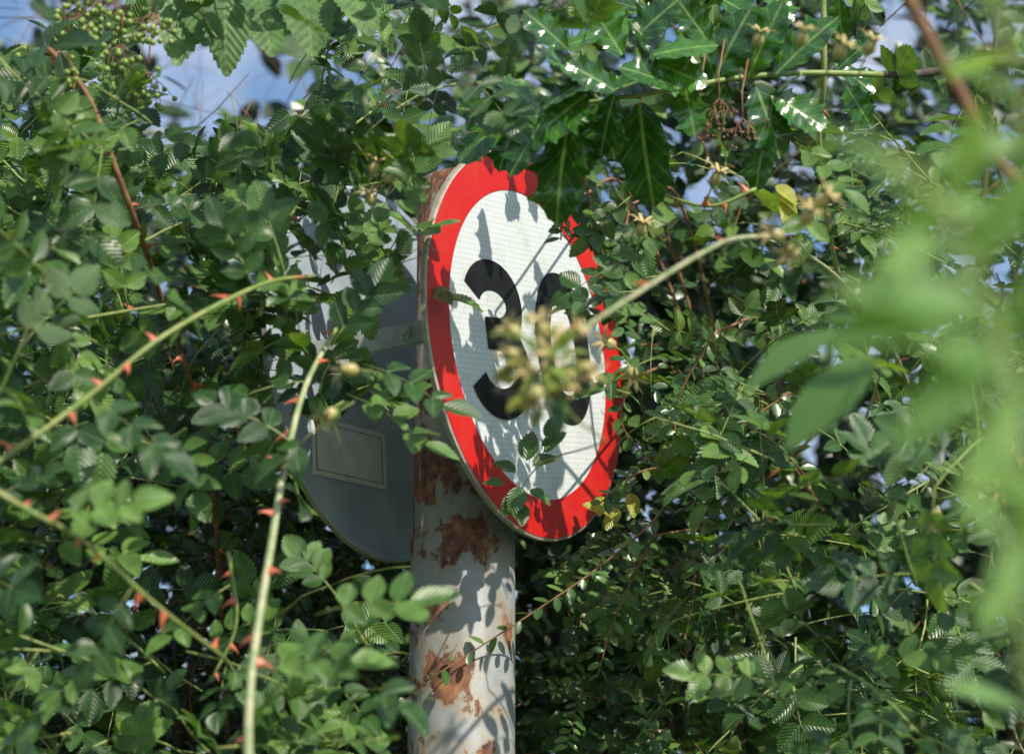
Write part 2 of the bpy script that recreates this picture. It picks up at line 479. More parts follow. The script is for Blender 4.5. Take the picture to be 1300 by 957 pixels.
M_back=simplemat('grey_plate_back',(0.29,0.35,0.41),(0.46,0.52,0.58),9,0.42,0.1,9,metal=0.05)
M_galv=simplemat('galvanised_bracket',(0.38,0.39,0.38),(0.55,0.55,0.52),40,0.45,0.2,metal=0.3)
ztop=P(587,205,3.3).z; zstep=P(587,693,3.25).z

def post_mat():
    m,nt,out=newmat('rusty_painted_steel'); L=nt.links.new
    tc=node(nt,'ShaderNodeTexCoord')
    mp=node(nt,'ShaderNodeMapping'); mp.inputs['Scale'].default_value=(1,1,0.75); L(tc.outputs['Object'],mp.inputs[0])
    n1=node(nt,'ShaderNodeTexNoise'); n1.inputs['Scale'].default_value=17; n1.inputs['Detail'].default_value=9; n1.inputs['Roughness'].default_value=0.62
    n2=node(nt,'ShaderNodeTexNoise'); n2.inputs['Scale'].default_value=70; n2.inputs['Detail'].default_value=6
    n3=node(nt,'ShaderNodeTexNoise'); n3.inputs['Scale'].default_value=6; n3.inputs['Detail'].default_value=2
    for n in (n1,n2,n3): L(mp.outputs[0],n.inputs['Vector'])
    sp=node(nt,'ShaderNodeSeparateXYZ'); L(tc.outputs['Object'],sp.inputs[0])
    bias=maprange(nt,sp.outputs[0],-0.06,0.07,0.05,-0.05)
    zb=maprange(nt,sp.outputs[2],zstep-0.02,zstep+0.05,0.0,0.04)
    zt=maprange(nt,sp.outputs[2],ztop-0.25,ztop-0.1,0.0,0.06)
    v=mth(nt,'ADD',mth(nt,'ADD',mth(nt,'ADD',n1.outputs[0],bias),mth(nt,'ADD',zb,zt)),mth(nt,'MULTIPLY',mth(nt,'SUBTRACT',n3.outputs[0],0.5),0.45))
    rust=maprange(nt,v,0.53,0.56,0,1)
    halo=maprange(nt,v,0.40,0.55,0,0.7)
    paint=mixc(nt,n2.outputs[0],(0.22,0.24,0.25),(0.38,0.39,0.38))
    paint=mixc(nt,halo,paint,(0.31,0.22,0.12))
    rc=node(nt,'ShaderNodeValToRGB'); e=rc.color_ramp.elements
    e[0].position=0.3;e[0].color=(0.07,0.028,0.022,1);e[1].position=0.72;e[1].color=(0.40,0.18,0.075,1); x=e.new(0.5); x.color=(0.19,0.078,0.045,1)
    L(n2.outputs[0],rc.inputs[0])
    c=mixc(nt,rust,paint,rc.outputs[0])
    pr=node(nt,'ShaderNodeBsdfPrincipled'); L(c,pr.inputs['Base Color']); L(maprange(nt,rust,0,1,0.5,0.85),pr.inputs['Roughness'])
    bp=node(nt,'ShaderNodeBump'); bp.inputs['Strength'].default_value=0.6; bp.inputs['Distance'].default_value=0.002
    L(mth(nt,'ADD',mth(nt,'MULTIPLY',rust,-0.8),mth(nt,'MULTIPLY',n2.outputs[0],0.8)),bp.inputs['Height']); L(bp.outputs[0],pr.inputs['Normal'])
    L(pr.outputs[0],out.inputs[0]); return m
M_post=post_mat()

def lathe(name,prof,n,mats,matidx=None):
    V=[];L=[];S=[];M=[]
    for r,z in prof:
        for k in range(n):
            a=2*math.pi*k/n; V.append((r*math.cos(a),r*math.sin(a),z))
    for i in range(len(prof)-1):
        for k in range(n):
            a=i*n+k;b=i*n+(k+1)%n; S.append(len(L)); L+=[a,b,b+n,a+n]; M.append(matidx[i] if matidx else 0)
    return raw_mesh(name,V,L,S,mats,matidx=M,smooth=False)
import bmesh
def boxmesh(name,sx,sy,sz,mat,bev=0.002):
    bm=bmesh.new(); bmesh.ops.create_cube(bm,size=1)
    bmesh.ops.scale(bm,vec=(sx,sy,sz),verts=bm.verts)
    bmesh.ops.bevel(bm,geom=bm.edges[:],offset=bev,segments=2,affect='EDGES')
    me=bpy.data.meshes.new(name); bm.to_mesh(me); bm.free(); me.materials.append(mat); return me
SGN=empty('road_sign',Vector((PC.x,PC.y,0)),'thirty speed limit sign on rusty grey steel post, overgrown by hedge','road sign')
ROT=Matrix((SU,Vector((0,0,1)),SN)).transposed().to_4x4()
M1=Matrix.Translation(C1)@ROT@Matrix.Rotation(math.radians(12.5),4,'Z'); M2=Matrix.Translation(C2)@ROT
M1B=Matrix.Translation(C1)@ROT
post=newobj('post',lathe('post',[(0.0785,-0.3),(0.0785,zstep-0.003),(0.0772,zstep),(0.0755,zstep+0.002),(0.0755,ztop-0.004),(0.072,ztop),(0.03,ztop+0.006),(0.001,ztop+0.007)],72,[M_post]),SGN,Matrix.Translation(Vector((PC.x,PC.y,0))))
for p in post.data.polygons: p.use_smooth=True
rs=0.300
plate=newobj('sign_plate',lathe('sign_plate',[(0.0005,0),(rs-0.062,0),(rs-0.003,0),(rs,-0.001),(rs,-0.008),(rs-0.006,-0.009),(rs-0.008,-0.004),(0.0005,-0.004)],128,[M_white,M_edge,M_back],[0,0,1,1,1,1,2]),SGN,M1)
plate['label']='round white retroreflective plate dappled with leaf shadows'
ring=newobj('border',lathe('border',[(rs-0.062,0.0012),(rs-0.004,0.0012)],128,[M_red]),plate,M1)
def ribbon(name,cl,w,z=0.0018,closed=False,mat=M_blk):
    V=[];L=[];S=[]; n=len(cl)
    for i in range(n):
        a=cl[(i-1)%n] if closed else cl[max(0,i-1)]; b=cl[(i+1)%n] if closed else cl[min(n-1,i+1)]
        dx,dy=b[0]-a[0],b[1]-a[1]; l=math.hypot(dx,dy)+1e-9; nx,ny=-dy/l,dx/l
        V.append((cl[i][0]+nx*w/2,cl[i][1]+ny*w/2,z)); V.append((cl[i][0]-nx*w/2,cl[i][1]-ny*w/2,z))
    for i in range(n if closed else n-1):
        a=2*i;b=2*((i+1)%n); S.append(len(L)); L+=[a,a+1,b+1,b]
    return raw_mesh(name,V,L,S,[mat],smooth=False)
SW=0.046
h=0.240; y0=-h/2+SW/2; y1=h/2-SW/2; mid=0.008
cx=-0.105
up=[(cx+0.062*math.cos(math.radians(a))-0.002,(y1+mid)/2+(y1-mid)/2*math.sin(math.radians(a))) for a in range(158,-80,-7)]
lo=[(cx+0.068*math.cos(math.radians(a))-0.002,(y0+mid)/2+(mid-y0)/2*math.sin(math.radians(a))) for a in range(78,-162,-7)]
def join_meshes(name,meshes,mat):
    bm=bmesh.new()
    for m in meshes: bm.from_mesh(m)
    me=bpy.data.meshes.new(name); bm.to_mesh(me); bm.free(); me.materials.append(mat); return me
ma=ribbon('a',up+[(cx-0.030,mid+0.001)],SW,0.0016); mb=ribbon('b',[(cx-0.030,mid-0.001)]+lo,SW,0.0019)
n3=newobj('numeral',join_meshes('numeral',[ma,mb],M_blk),plate,M1); n3['label']='black numeral three'
cx0=0.100; rx=0.062
zero=[(cx0+rx*math.copysign(abs(math.cos(a))**0.85,math.cos(a)),(h/2-SW/2)*math.sin(a)) for a in [2*math.pi*k/72 for k in range(72)]]
n0=newobj('numeral',ribbon('numeral',zero,SW,closed=True),plate,M1); n0['label']='black numeral zero'
plate2=newobj('sign_plate',lathe('sign_plate',[(0.0005,0),(rs-0.012,0),(rs-0.010,0.006),(rs-0.003,0.007),(rs,0.005),(rs,-0.004),(0.0005,-0.005)],128,[M_back,M_edge],[0,0,0,0,1,0]),SGN,M2)
plate2['label']='blue-grey painted back of a second round plate'
stM=M2@Matrix.Translation((-0.075,-0.150,0.0012))@Matrix.Rotation(math.radians(6),4,'Z')
M_st=simplemat('faded_sticker',(0.60,0.60,0.56),(0.76,0.76,0.72),30,0.6,0)
M_pr=simplemat('faded_print',(0.24,0.23,0.21),(0.33,0.32,0.30),80,0.6,0)
def flat(name,quads,mat):
    V=[];L=[];S=[]
    for (x0,yy0,x1,yy1,z) in quads:
        b=len(V); V+=[(x0,yy0,z),(x1,yy0,z),(x1,yy1,z),(x0,yy1,z)]; S.append(len(L)); L+=[b,b+1,b+2,b+3]
    return raw_mesh(name,V,L,S,[mat],smooth=False)
st=newobj('sticker',flat('sticker',[(-0.1,-0.045,0.1,0.045,0)],M_st),plate2,stM); st['label']='faded pale rectangular sticker with thin printed frame'
q=[]
for a in ((-0.09,-0.037,0.09,-0.0355),(-0.09,0.0355,0.09,0.037),(-0.09,-0.0355,-0.087,0.0355),(0.087,-0.0355,0.09,0.0355)): q.append((*a,0.0006))
newobj('printed_frame',flat('printed_frame',q,M_pr),st,stM)
def bracket(cu,cv,lu,lv,ln,cn,nm='bracket'):
    return newobj(nm,boxmesh(nm,lu,lv,ln,M_galv),SGN,M1B@Matrix.Translation((cu,cv,cn)))
bracket(0.0,-0.03,0.46,0.036,0.012,-0.018)
bracket(-0.205,-0.03,0.006,0.036,0.24,-0.145)
bracket(0.105,-0.03,0.006,0.036,0.20,-0.125)
bracket(0.0,0.15,0.36,0.036,0.012,-0.018)
bracket(-0.10,-0.03,0.20,0.036,0.006,-0.268)
b=newobj('bolt',lathe('bolt',[(0.0105,0),(0.0105,0.006),(0.006,0.007),(0.006,0.012),(0.0005,0.012)],6,[M_galv]),SGN,M1B@Matrix.Translation((-0.208,-0.03,-0.09))@Matrix.Rotation(-math.pi/2,4,'Y'))

# ---------------------------------------------------------------- roses
RG='wild rose bushes scrambling through the hedge'
rl=Plant('rose_bush','wild rose with long thorny arching green canes and toothed leaves','rose bush',Vector((-0.45,2.9,0)),'rose',M_rose,[M_green,M_pale,M_brown],RG)
cane(rl,[(-500,900,2.6),(-250,760,2.5),(-90,640,2.4),(0,585,2.4),(110,505,2.45),(210,425,2.5),(330,362,2.65),(400,350,2.8)],0.0046,0.0024,16,4,0.048,0,tsize=0.018)
cane(rl,[(316,1010,2.35),(318,868,2.4),(343,700,2.5),(362,590,2.6),(388,490,2.7),(428,415,2.85)],0.0058,0.0032,12,2,0.048,1,tsize=0.021)
cane(rl,[(-250,560,2.4),(-60,600,2.3),(40,650,2.3),(110,690,2.35),(195,765,2.4),(285,835,2.5)],0.0038,0.0022,10,3,0.045,0,tsize=0.017)
cane(rl,[(330,400,2.8),(362,290,2.9),(398,225,3.0),(425,180,3.1),(500,120,3.2)],0.0032,0.0018,6,4,0.048,0)
cane(rl,[(-80,455,2.6),(0,425,2.65),(100,405,2.75),(250,380,2.9)],0.0028,0.0015,4,4,0.048,0)
cane(rl,[(-60,290,2.7),(0,325,2.7),(40,350,2.7),(75,410,2.75)],0.0026,0.0016,3,3,0.048,0)
cane(rl,[(60,60,2.8),(110,120,2.8),(145,210,2.8),(175,290,2.85),(205,380,3.0),(240,480,3.0),(268,600,3.15),(280,760,3.5),(290,960,3.8)],0.0042,0.0042,8,4,0.048,2)
cane(rl,[(290,700,2.7),(300,790,2.7),(270,860,2.7)],0.0026,0.002,4,2,0.045,0)
rl.tb.add(spline([Vector((-0.45,2.9,0)),Vector((-0.36,2.6,0.6)),P(316,1010,2.35)],8),0.008,0.0058,8,1)
rl.tb.add(spline([Vector((-0.45,2.9,0)),Vector((-0.7,2.7,0.5)),P(-500,900,2.6)],8),0.008,0.0046,8,1)
for i in range(92):
    p=P(U(-110,520),U(-50,560),U(2.72,3.55)); shoot(rl,p,Vector((U(-1,1),U(-0.6,0.1),U(-0.5,0.8))),U(0.12,0.3),random.choice((3,4,5)),U(0.038,0.06))
for i in range(34):
    p=P(U(360,520),U(230,540),U(2.85,3.15)); shoot(rl,p,Vector((U(-1,1),U(-0.6,0.1),U(-0.5,0.8))),U(0.1,0.2),3,U(0.036,0.05))
for i in range(46):
    px,py=U(-110,330),U(560,1020)
    if 110<px<340 and 540<py<730 and R()<0.9: continue
    p=P(px,py,U(2.5,3.2)); shoot(rl,p,Vector((U(-1,1),U(-0.6,0.1),U(-0.3,0.8))),U(0.12,0.28),random.choice((3,4)),U(0.038,0.058))
for i in range(7):
    p=P(U(330,500),U(780,1020),U(2.7,3.2)); shoot(rl,p,Vector((U(-1,1),U(-0.6,0.1),U(-0.3,0.8))),U(0.1,0.2),3,U(0.036,0.05))
def spray(pl,px,py,d,ang,Ll=0.042,pairs=2,n=None):
    a=math.radians(ang); dv=Vector((math.cos(a),-0.1,math.sin(a)))
    rose_leaf(pl,P(px,py,d),dv,n or (NPREF+rv(0.3)),Ll*2.1,Ll,pairs,True)
for s in ((475,365,3.0,5),(460,462,2.75,-15),(440,500,2.8,-20),(430,390,2.8,160),(490,255,3.1,60),(430,60,3.1,30),(505,180,3.15,80),(460,300,3.0,20),
          (450,510,2.6,-150),(400,780,2.45,20),(390,820,2.45,-20),(90,440,2.6,-80),(60,480,2.6,200),(420,440,2.75,60),(380,420,2.8,100),(470,250,2.95,130),(505,300,3.05,-115),(460,225,3.0,150),(490,230,3.0,190),(440,260,3.0,190),(440,330,2.95,100),(420,360,2.95,60)):
    spray(rl,*s,Ll=U(0.045,0.055),pairs=random.choice((2,3)))
hip(rl,472,222,2.8,Vector((0.3,-0.4,0.8)),0.018); hip(rl,474,262,2.8,Vector((-0.2,-0.5,0.6)),0.018); hip(rl,455,470,2.5,Vector((-0.8,-0.4,-0.1)),0.02)
hip(rl,425,520,2.5,Vector((-0.4,-0.4,-0.6)),0.018); hip(rl,490,232,2.8,Vector((0.5,-0.4,0.4)),0.016)
rl.finish()

rc=Plant('rose_bush','wild rose spray with unripe hips hanging before the sign face','rose bush',Vector((0.9,3.5,0)),'rose',M_rose,[M_green,M_pale,M_brown],RG)
cane(rc,[(1190,640,3.7),(1150,480,3.5),(1080,370,3.2),(1000,310,2.8),(940,302,2.55),(890,322,2.4),(800,378,2.3),(730,425,2.2),(700,450,2.2)],0.0038,0.002,6,0,0.04,1)
cane(rc,[(700,450,2.2),(720,520,2.25),(770,560,2.35)],0.0018,0.0012,1,0,0.04,0)
rc.tb.add(spline([Vector((0.9,3.5,0)),Vector((0.8,3.7,1.3)),P(1190,640,3.7)],8),0.01,0.0038,8,1)
for a,b,dv in ((690,430,(-0.2,-0.5,0.6)),(660,455,(-0.7,-0.4,0.3)),(712,478,(0.5,-0.5,-0.4)),(685,492,(-0.3,-0.4,-0.8)),(722,430,(0.6,-0.5,0.4)),(662,430,(-0.7,-0.4,0.5)),(698,455,(0,-0.9,0)),(735,465,(0.6,-0.4,-0.3)),(655,480,(-0.9,-0.3,-0.2)),(676,470,(-.4,-.8,-.1)),(708,440,(.2,-.8,.4))):
    hip(rc,a,b,2.2+U(-0.04,0.05),Vector(dv),U(0.015,0.020))
for k in range(60):
    an=U(0,2*math.pi); r_=U(5,46)
    rc.lv.add(P(688+r_*math.cos(an)*0.95,460+r_*math.sin(an)*1.2,2.2+U(-.04,.05)),Vector((math.cos(an),-0.3,-math.sin(an)))+rv(0.4),Vector((0.4,-0.65,0.6))+rv(0.3),U(0.014,0.03),U(0.28,0.5),0.3,0.3,U(0.95,1.0))
rc.lv.add(P(700,500,2.2),Vector((0.3,0,-1)),NPREF,0.045,0.45,0.3,0.2,0.3)
for px,py,an,L in ((668,585,80,0.045),(675,590,20,0.040),(655,600,150,0.036),(662,618,-110,0.043),(690,575,50,0.044),(650,640,-60,0.034),(672,622,-30,0.036),(640,615,170,.03),(700,560,90,.036),(655,628,-120,.036),(664,640,-90,.03)):
    a=math.radians(an); rc.lv.add(P(px,py,3.02),Vector((math.cos(a),-0.1,math.sin(a))),Vector((0.2,-0.8,0.5))+rv(0.3),L,0.66,0.35,0.2,U(0.3,0.6))
rc.tb.add(spline([P(770,560,2.35),P(740,570,2.7),P(705,580,2.95),P(680,595,3.02),P(655,630,3.03)],5),0.0014,0.0009,5,0)
for i in range(56):
    p=P(U(400,1020),U(-70,200),U(2.98,3.6)); shoot(rc,p,Vector((U(-1,1),U(-0.6,0.1),U(-0.6,0.6))),U(0.12,0.28),random.choice((3,4,5)),U(0.036,0.052))
for s in ((820,300,3.0,170),(835,350,3.0,190),(815,400,2.98,170),(830,455,2.95,200),(800,250,3.0,220),(850,420,2.95,140),(800,500,3.0,160),(830,280,2.95,240),(810,370,2.9,180),(800,330,2.95,200)):
    spray(rc,*s,Ll=U(0.032,0.044),pairs=random.choice((2,3)))
rc.finish()

rr_=Plant('rose_bush','wild rose thicket with grey-green toothed leaves beside the sign','rose bush',Vector((0.9,3.3,0)),'rose',M_rose,[M_green,M_pale,M_brown],RG)
for i in range(72):
    p=P(U(800,1400),U(190,1020),U(3.0,3.7)); shoot(rr_,p,Vector((U(-1,1),U(-0.6,0.1),U(-0.6,0.6))),U(0.12,0.28),random.choice((3,4,5)),U(0.038,0.056))
for i in range(20):
    p=P(U(900,1320),U(480,960),U(2.6,3.0)); shoot(rr_,p,Vector((U(-1,1),U(-0.6,0.1),U(-0.6,0.6))),U(0.1,0.2),3,U(0.04,0.056))
cane(rr_,[(1045,-20,3.1),(1046,100,3.1),(1040,180,3.15),(1060,330,3.2),(1100,450,3.3),(1130,620,3.5),(1120,900,3.8)],0.0045,0.003,6,4,0.042,0)
cane(rr_,[(960,240,2.9),(900,262,2.9),(835,245,2.95)],0.003,0.0018,4,3,0.035,0)
cane(rr_,[(1230,440,2.7),(1240,540,2.7),(1238,600,2.7)],0.0022,0.0018,1,2,0.04,0)
for a in ((1238,605,2.5,(0,-.5,-.7)),(1272,590,2.5,(.6,-.5,.2)),(1020,285,2.4,(.3,-.6,.5)),(1010,318,2.4,(-.4,-.6,-.4)),(995,305,2.4,(-.6,-.5,.2)),(1015,60,2.5,(.2,-.5,.7)),(800,468,2.8,(.2,-.5,-.7)),(812,300,2.85,(.2,-.6,.7)),(1060,75,2.5,(.4,-.5,.5)),(1300,565,2.5,(0.5,-.4,.3)),
          (1035,262,2.4,(.6,-.5,.4)),(960,60,2.8,(.2,-.5,.7)),(1190,650,2.6,(-.3,-.5,-.6)),(780,440,2.85,(-.5,-.6,.1)),(905,235,2.85,(.3,-.5,.6)),(1100,70,2.6,(.3,-.5,.6)),(1260,612,2.5,(.2,-.6,-.6))):
    hip(rr_,a[0],a[1],a[2],Vector(a[3]),0.019)
for a in ((985,235,2.9),(1000,250,2.9),(985,245,2.9),(785,645,3.2),(800,625,3.2),(770,650,3.2),(765,630,3.2)):
    rr_.lv.add(P(*a),Vector((U(-1,1),-0.2,U(-1,0.3))),NPREF+rv(0.3),0.04,0.6,0.2,0.2,1.0)
rr_.finish()

# ---------------------------------------------------------------- holly
ho=Plant('holly_tree','holly branch with glossy spiny leaves hanging over the sign','holly tree',Vector((1.3,3.7,0)),'holly',M_holly,[M_green,M_brown,M_bark],leafname='foliage',stemname='branch')
b1=spline([P(1120,95,3.05),P(1020,93,3.0),P(930,100,2.95),P(850,115,2.9),P(760,128,2.88),P(690,140,2.9),P(630,150,2.92)],6)
ho.tb.add(b1,0.0046,0.002,8,0)
ho.tb.add(spline([P(880,108,2.93),P(840,80,2.9),P(820,60,2.9),P(800,50,2.9)],5),0.0024,0.0014,6,0)
ho.tb.add(spline([P(760,128,2.88),P(735,90,2.88),P(715,60,2.9)],5),0.0022,0.0012,6,0)
ho.tb.add(spline([P(1020,93,3.0),P(985,120,2.95),P(975,170,2.95)],5),0.0022,0.0012,6,0)
tp=P(1120,95,3.05)
ho.tb.add(spline([Vector((1.3,3.7,0)),Vector((1.25,3.75,1.5)),Vector((1.15,3.7,2.6)),tp+Vector((0.35,0.3,0.1)),tp],8),0.035,0.0046,10,2)
HL=[(655,150,632,212),(722,155,700,275),(812,132,824,255),(640,150,585,200),(690,140,630,95),(655,150,585,135),(745,120,675,175),
    (745,110,685,55),(780,115,725,80),(790,70,750,5),(800,55,855,0),(830,70,905,50),(830,80,895,105),(770,118,845,90),(860,112,795,80),
    (720,62,670,15),(715,60,770,40),(905,105,945,15),(950,98,990,5),(985,95,1055,20),(960,110,992,192),(975,160,955,235),(980,120,1045,160),
    (850,90,810,30),(690,138,738,100),(660,140,615,100),(760,128,778,195),(900,55,862,0),(870,110,882,170),(690,150,648,218),(780,120,760,190),(920,100,900,160),(730,150,745,215)]
for x0,yy0,x1,yy1 in HL:
    d=2.88+U(-0.05,0.04) if x0<880 else 2.95
    a=P(x0,yy0,d); b=P(x1,yy1,d-U(0.0,0.02)); v=b-a
    ho.lv.add(a,v,Vector((-0.22,-0.85,0.38))+rv(0.4),v.length*1.08,U(0.6,0.72),U(0.05,0.2),U(0.0,0.15),U(0.05,0.85))
for i in range(18):
    a=P(U(720,1080),U(-60,110),U(3.0,3.3)); ho.lv.add(a,Vector((U(-1,1),-0.2,U(-0.8,0.8))),Vector((-0.1,-0.6,0.6))+rv(0.5),U(0.06,0.085),0.62,0.2,0.1)
ho.finish()

# ---------------------------------------------------------------- elder with berries
ed=Plant('elder_tree','elder with drooping clusters of unripe green berries','elder tree',Vector((-1.0,3.7,0)),'elder',M_elder,[M_green,M_brown,M_bark,M_stalk],leafname='foliage',stemname='branch')
ed.tb.add(spline([Vector((-1.0,3.7,0)),Vector((-0.95,3.7,1.6)),P(-80,300,3.6),P(20,-80,3.4),P(150,-140,3.3)],8),0.04,0.008,10,2)
ed.tb.add(spline([P(20,-80,3.4),P(200,-60,3.2),P(330,-50,3.1)],6),0.007,0.003,8,0)
for x,y,x1,y1,L in ((240,-20,225,70,.9),(285,-15,290,90,1),(330,-10,345,55,.9),(385,-25,400,50,.9),(262,-20,258,40,.8),(440,-30,470,30,.8)):
    a=P(x,y,2.95+U(-.05,.1)); b=P(x1,y1,2.9); v=b-a
    ed.lv.add(a,v,Vector((0.2,-0.85,0.3))+rv(0.2),v.length,0.52,0.2,0.15,U(0.5,0.95))
for i in range(60):
    a=P(U(-120,470),U(-100,150),U(3.4,4.0)); dv=Vector((U(-1,1),U(-.4,.2),U(-1,0.2))).normalized()
    if blocked(a) or blocked(a+dv*0.05) or blocked(a+dv*0.09): continue
    ed.lv.add(a,dv,NPREF+rv(0.5),U(0.07,0.1),0.5,0.2,0.2)
def ico(r,c,V,L,S,M,mi):
    n1,n2=6,8; b=len(V)
    V.append((c.x,c.y,c.z+r))
    for i in range(1,n1):
        for k in range(n2):
            t=math.pi*i/n1;a=2*math.pi*k/n2; V.append((c.x+r*math.sin(t)*math.cos(a),c.y+r*math.sin(t)*math.sin(a),c.z+r*math.cos(t)))
    V.append((c.x,c.y,c.z-r)); e=len(V)-1
    for k in range(n2):
        k2=(k+1)%n2; S.append(len(L)); L+=[b,b+1+k,b+1+k2]; M.append(mi)
        for i in range(n1-2):
            a=b+1+i*n2; S.append(len(L)); L+=[a+k,a+n2+k,a+n2+k2,a+k2]; M.append(mi)
        a=b+1+(n1-2)*n2; S.append(len(L)); L+=[a+k,e,a+k2]; M.append(mi)
def cluster(pl,px,py,d,nb,spread,r,mats):
    tb=Tubes(); c=P(px,py,d); top=c+Vector((0,0.01,spread*1.0)); V=[];L=[];S=[];M=[]
    tb.add([top+Vector((0.01,0,0.09)),top+Vector((0,0,0.04)),top],0.0016,0.0012,5,0)
    for s in range(5):
        a=2*math.pi*s/5; q=top.lerp(c,0.4)+Vector((math.cos(a),math.sin(a),0))*spread*0.35
        tb.add([top,q],0.0011,0.0008,4,0)
        for k in range(nb//5):
            e=c+Vector((math.cos(a)*spread*0.5,math.sin(a)*spread*0.5,0))+rv(spread*0.55)
            tb.add([q,q.lerp(e,0.5)+Vector((0,0,0.003)),e],0.0006,0.0005,3,0)
            ico(r*U(0.8,1.1),e,V,L,S,M,1)
    b=len(tb.V); tb.V+= [Vector(v) for v in V]; off=len(tb.L); tb.L+=[b+x for x in L]; tb.S+=[off+x for x in S]; tb.M+=M
    pl.extra.append(('berry_cluster',tb.mesh('berry_cluster',mats)))
for x,y in ((95,45),(150,85),(190,45),(140,25),(185,120),(70,90),(110,10)):
    cluster(ed,x,y,2.82+U(-.04,.06),28,0.038,0.0046,[M_stalk,M_berry])
for x,y in ((915,150),(945,175),(890,170)):
    cluster(ed,x,y,2.9,20,0.033,0.002,[M_stalk,M_stalk])
ed.finish()

# ---------------------------------------------------------------- small-leaved sprays
def twig(pl,pts,n,L,W=0.55,chk=True,mat=1,r=0.0014,pref=NPREF,tint=None):
    m=len(pts)
    if not (chk and any(blocked(q,1.0) for q in pts)): pl.tb.add(pts,r,r*0.5,3,mat)
    t0=U(0.1,0.8) if tint is None else tint
    for k in range(n):
        x=(k+0.5)/n*(m-1); i=min(m-2,int(x)); c=pts[i].lerp(pts[i+1],x-i); d=(pts[i+1]-pts[i]).normalized()
        sd=d.cross(pref).normalized()*(1 if k%2 else -1)
        dd=(d*0.55+sd*0.8+rv(0.3)).normalized(); l=L*U(0.75,1.15)
        if chk and (blocked(c+dd*l*0.6) or blocked(c+dd*l)): continue
        pl.lv.add(c,dd,pref+rv(0.4),l,W*U(0.85,1.15),U(0.05,0.4),U(-0.1,0.3),min(0.94,max(0.02,t0+random.gauss(0,0.15))))
def rtwig(pl,p,length,n,L,W=0.55,chk=False,**k):
    d=Vector((U(-1,1),U(-0.9,0.3),U(-0.8,0.9))).normalized(); pts=[p]
    for i in range(4):
        d=(d+rv(0.18)).normalized(); pts.append(pts[-1]+d*length/4)
    twig(pl,pts,n,L,W,chk,**k)
co=Plant('cotoneaster_shrub','cotoneaster with small oval leaves on slender reddish stems','shrub',Vector((0.35,3.75,0)),'simple',M_coto,[M_brown,M_brown,M_bark])
hub=P(930,640,3.7)
co.tb.add(spline([Vector((0.35,3.75,0)),Vector((0.4,3.8,1.2)),hub],8),0.012,0.006,8,2)
for pp,n in (([(880,590,3.2),(830,660,3.15),(760,720,3.1),(680,775,3.08),(540,865,3.05)],36),([(830,680,3.15),(800,740,3.15),(775,800,3.15),(758,860,3.15)],24),
          ([(742,195,3.05),(745,240,3.0),(755,290,3.0),(775,350,3.0)],30),([(735,250,3.02),(715,280,3.0),(712,305,3.0)],10),([(910,420,3.2),(860,510,3.2),(865,590,3.2),(905,690,3.2)],36),
          ([(870,590,3.2),(810,600,3.15),(760,640,3.12)],16),([(800,480,3.1),(790,540,3.1),(840,600,3.1)],18),([(880,700,3.2),(880,760,3.2),(860,840,3.2)],18),([(1000,500,3.2),(920,560,3.2),(870,650,3.2)],26),
          ([(800,260,3.05),(785,330,3.0),(765,400,3.0)],16)):
    pts=spline([P(*q) for q in pp],6)
    co.tb.add(pts,0.0022,0.001,6,1)
    s0=P(pp[0][0]+60,pp[0][1]-10,3.6)
    co.tb.add(spline([hub,hub.lerp(s0,0.55)+Vector((0.03,0.05,0)),s0,pts[0]],6),0.004,0.0022,6,1)
    m=len(pts)
    for k in range(n):
        x=(k+0.5)/n*(m-1); i=min(m-2,int(x)); c=pts[i].lerp(pts[i+1],x-i); d=(pts[i+1]-pts[i]).normalized()
        sd=d.cross(NPREF).normalized()*(1 if k%2 else -1)
        co.lv.add(c,(d*0.5+sd*0.85+rv(0.35)),NPREF+rv(0.4),U(0.018,0.029),U(0.5,0.65),0.2,U(-0.1,0.3),U(0.2,0.9))
for i in range(105):
    rtwig(co,P(U(660,960),U(470,1020),U(3.15,3.7)),U(0.1,0.18),random.randint(10,16),U(0.02,0.03),chk=True)
for i in range(34): rtwig(co,P(U(760,850),U(200,500),U(2.95,3.2)),0.1,11,0.022,chk=True)
co.finish()

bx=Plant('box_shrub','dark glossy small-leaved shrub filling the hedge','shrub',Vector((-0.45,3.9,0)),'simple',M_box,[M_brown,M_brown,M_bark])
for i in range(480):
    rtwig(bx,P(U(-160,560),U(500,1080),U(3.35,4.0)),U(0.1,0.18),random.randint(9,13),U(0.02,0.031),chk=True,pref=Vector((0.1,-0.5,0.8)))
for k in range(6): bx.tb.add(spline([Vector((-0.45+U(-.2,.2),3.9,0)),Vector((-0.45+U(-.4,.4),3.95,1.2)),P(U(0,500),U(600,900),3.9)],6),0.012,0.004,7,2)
bx.finish()

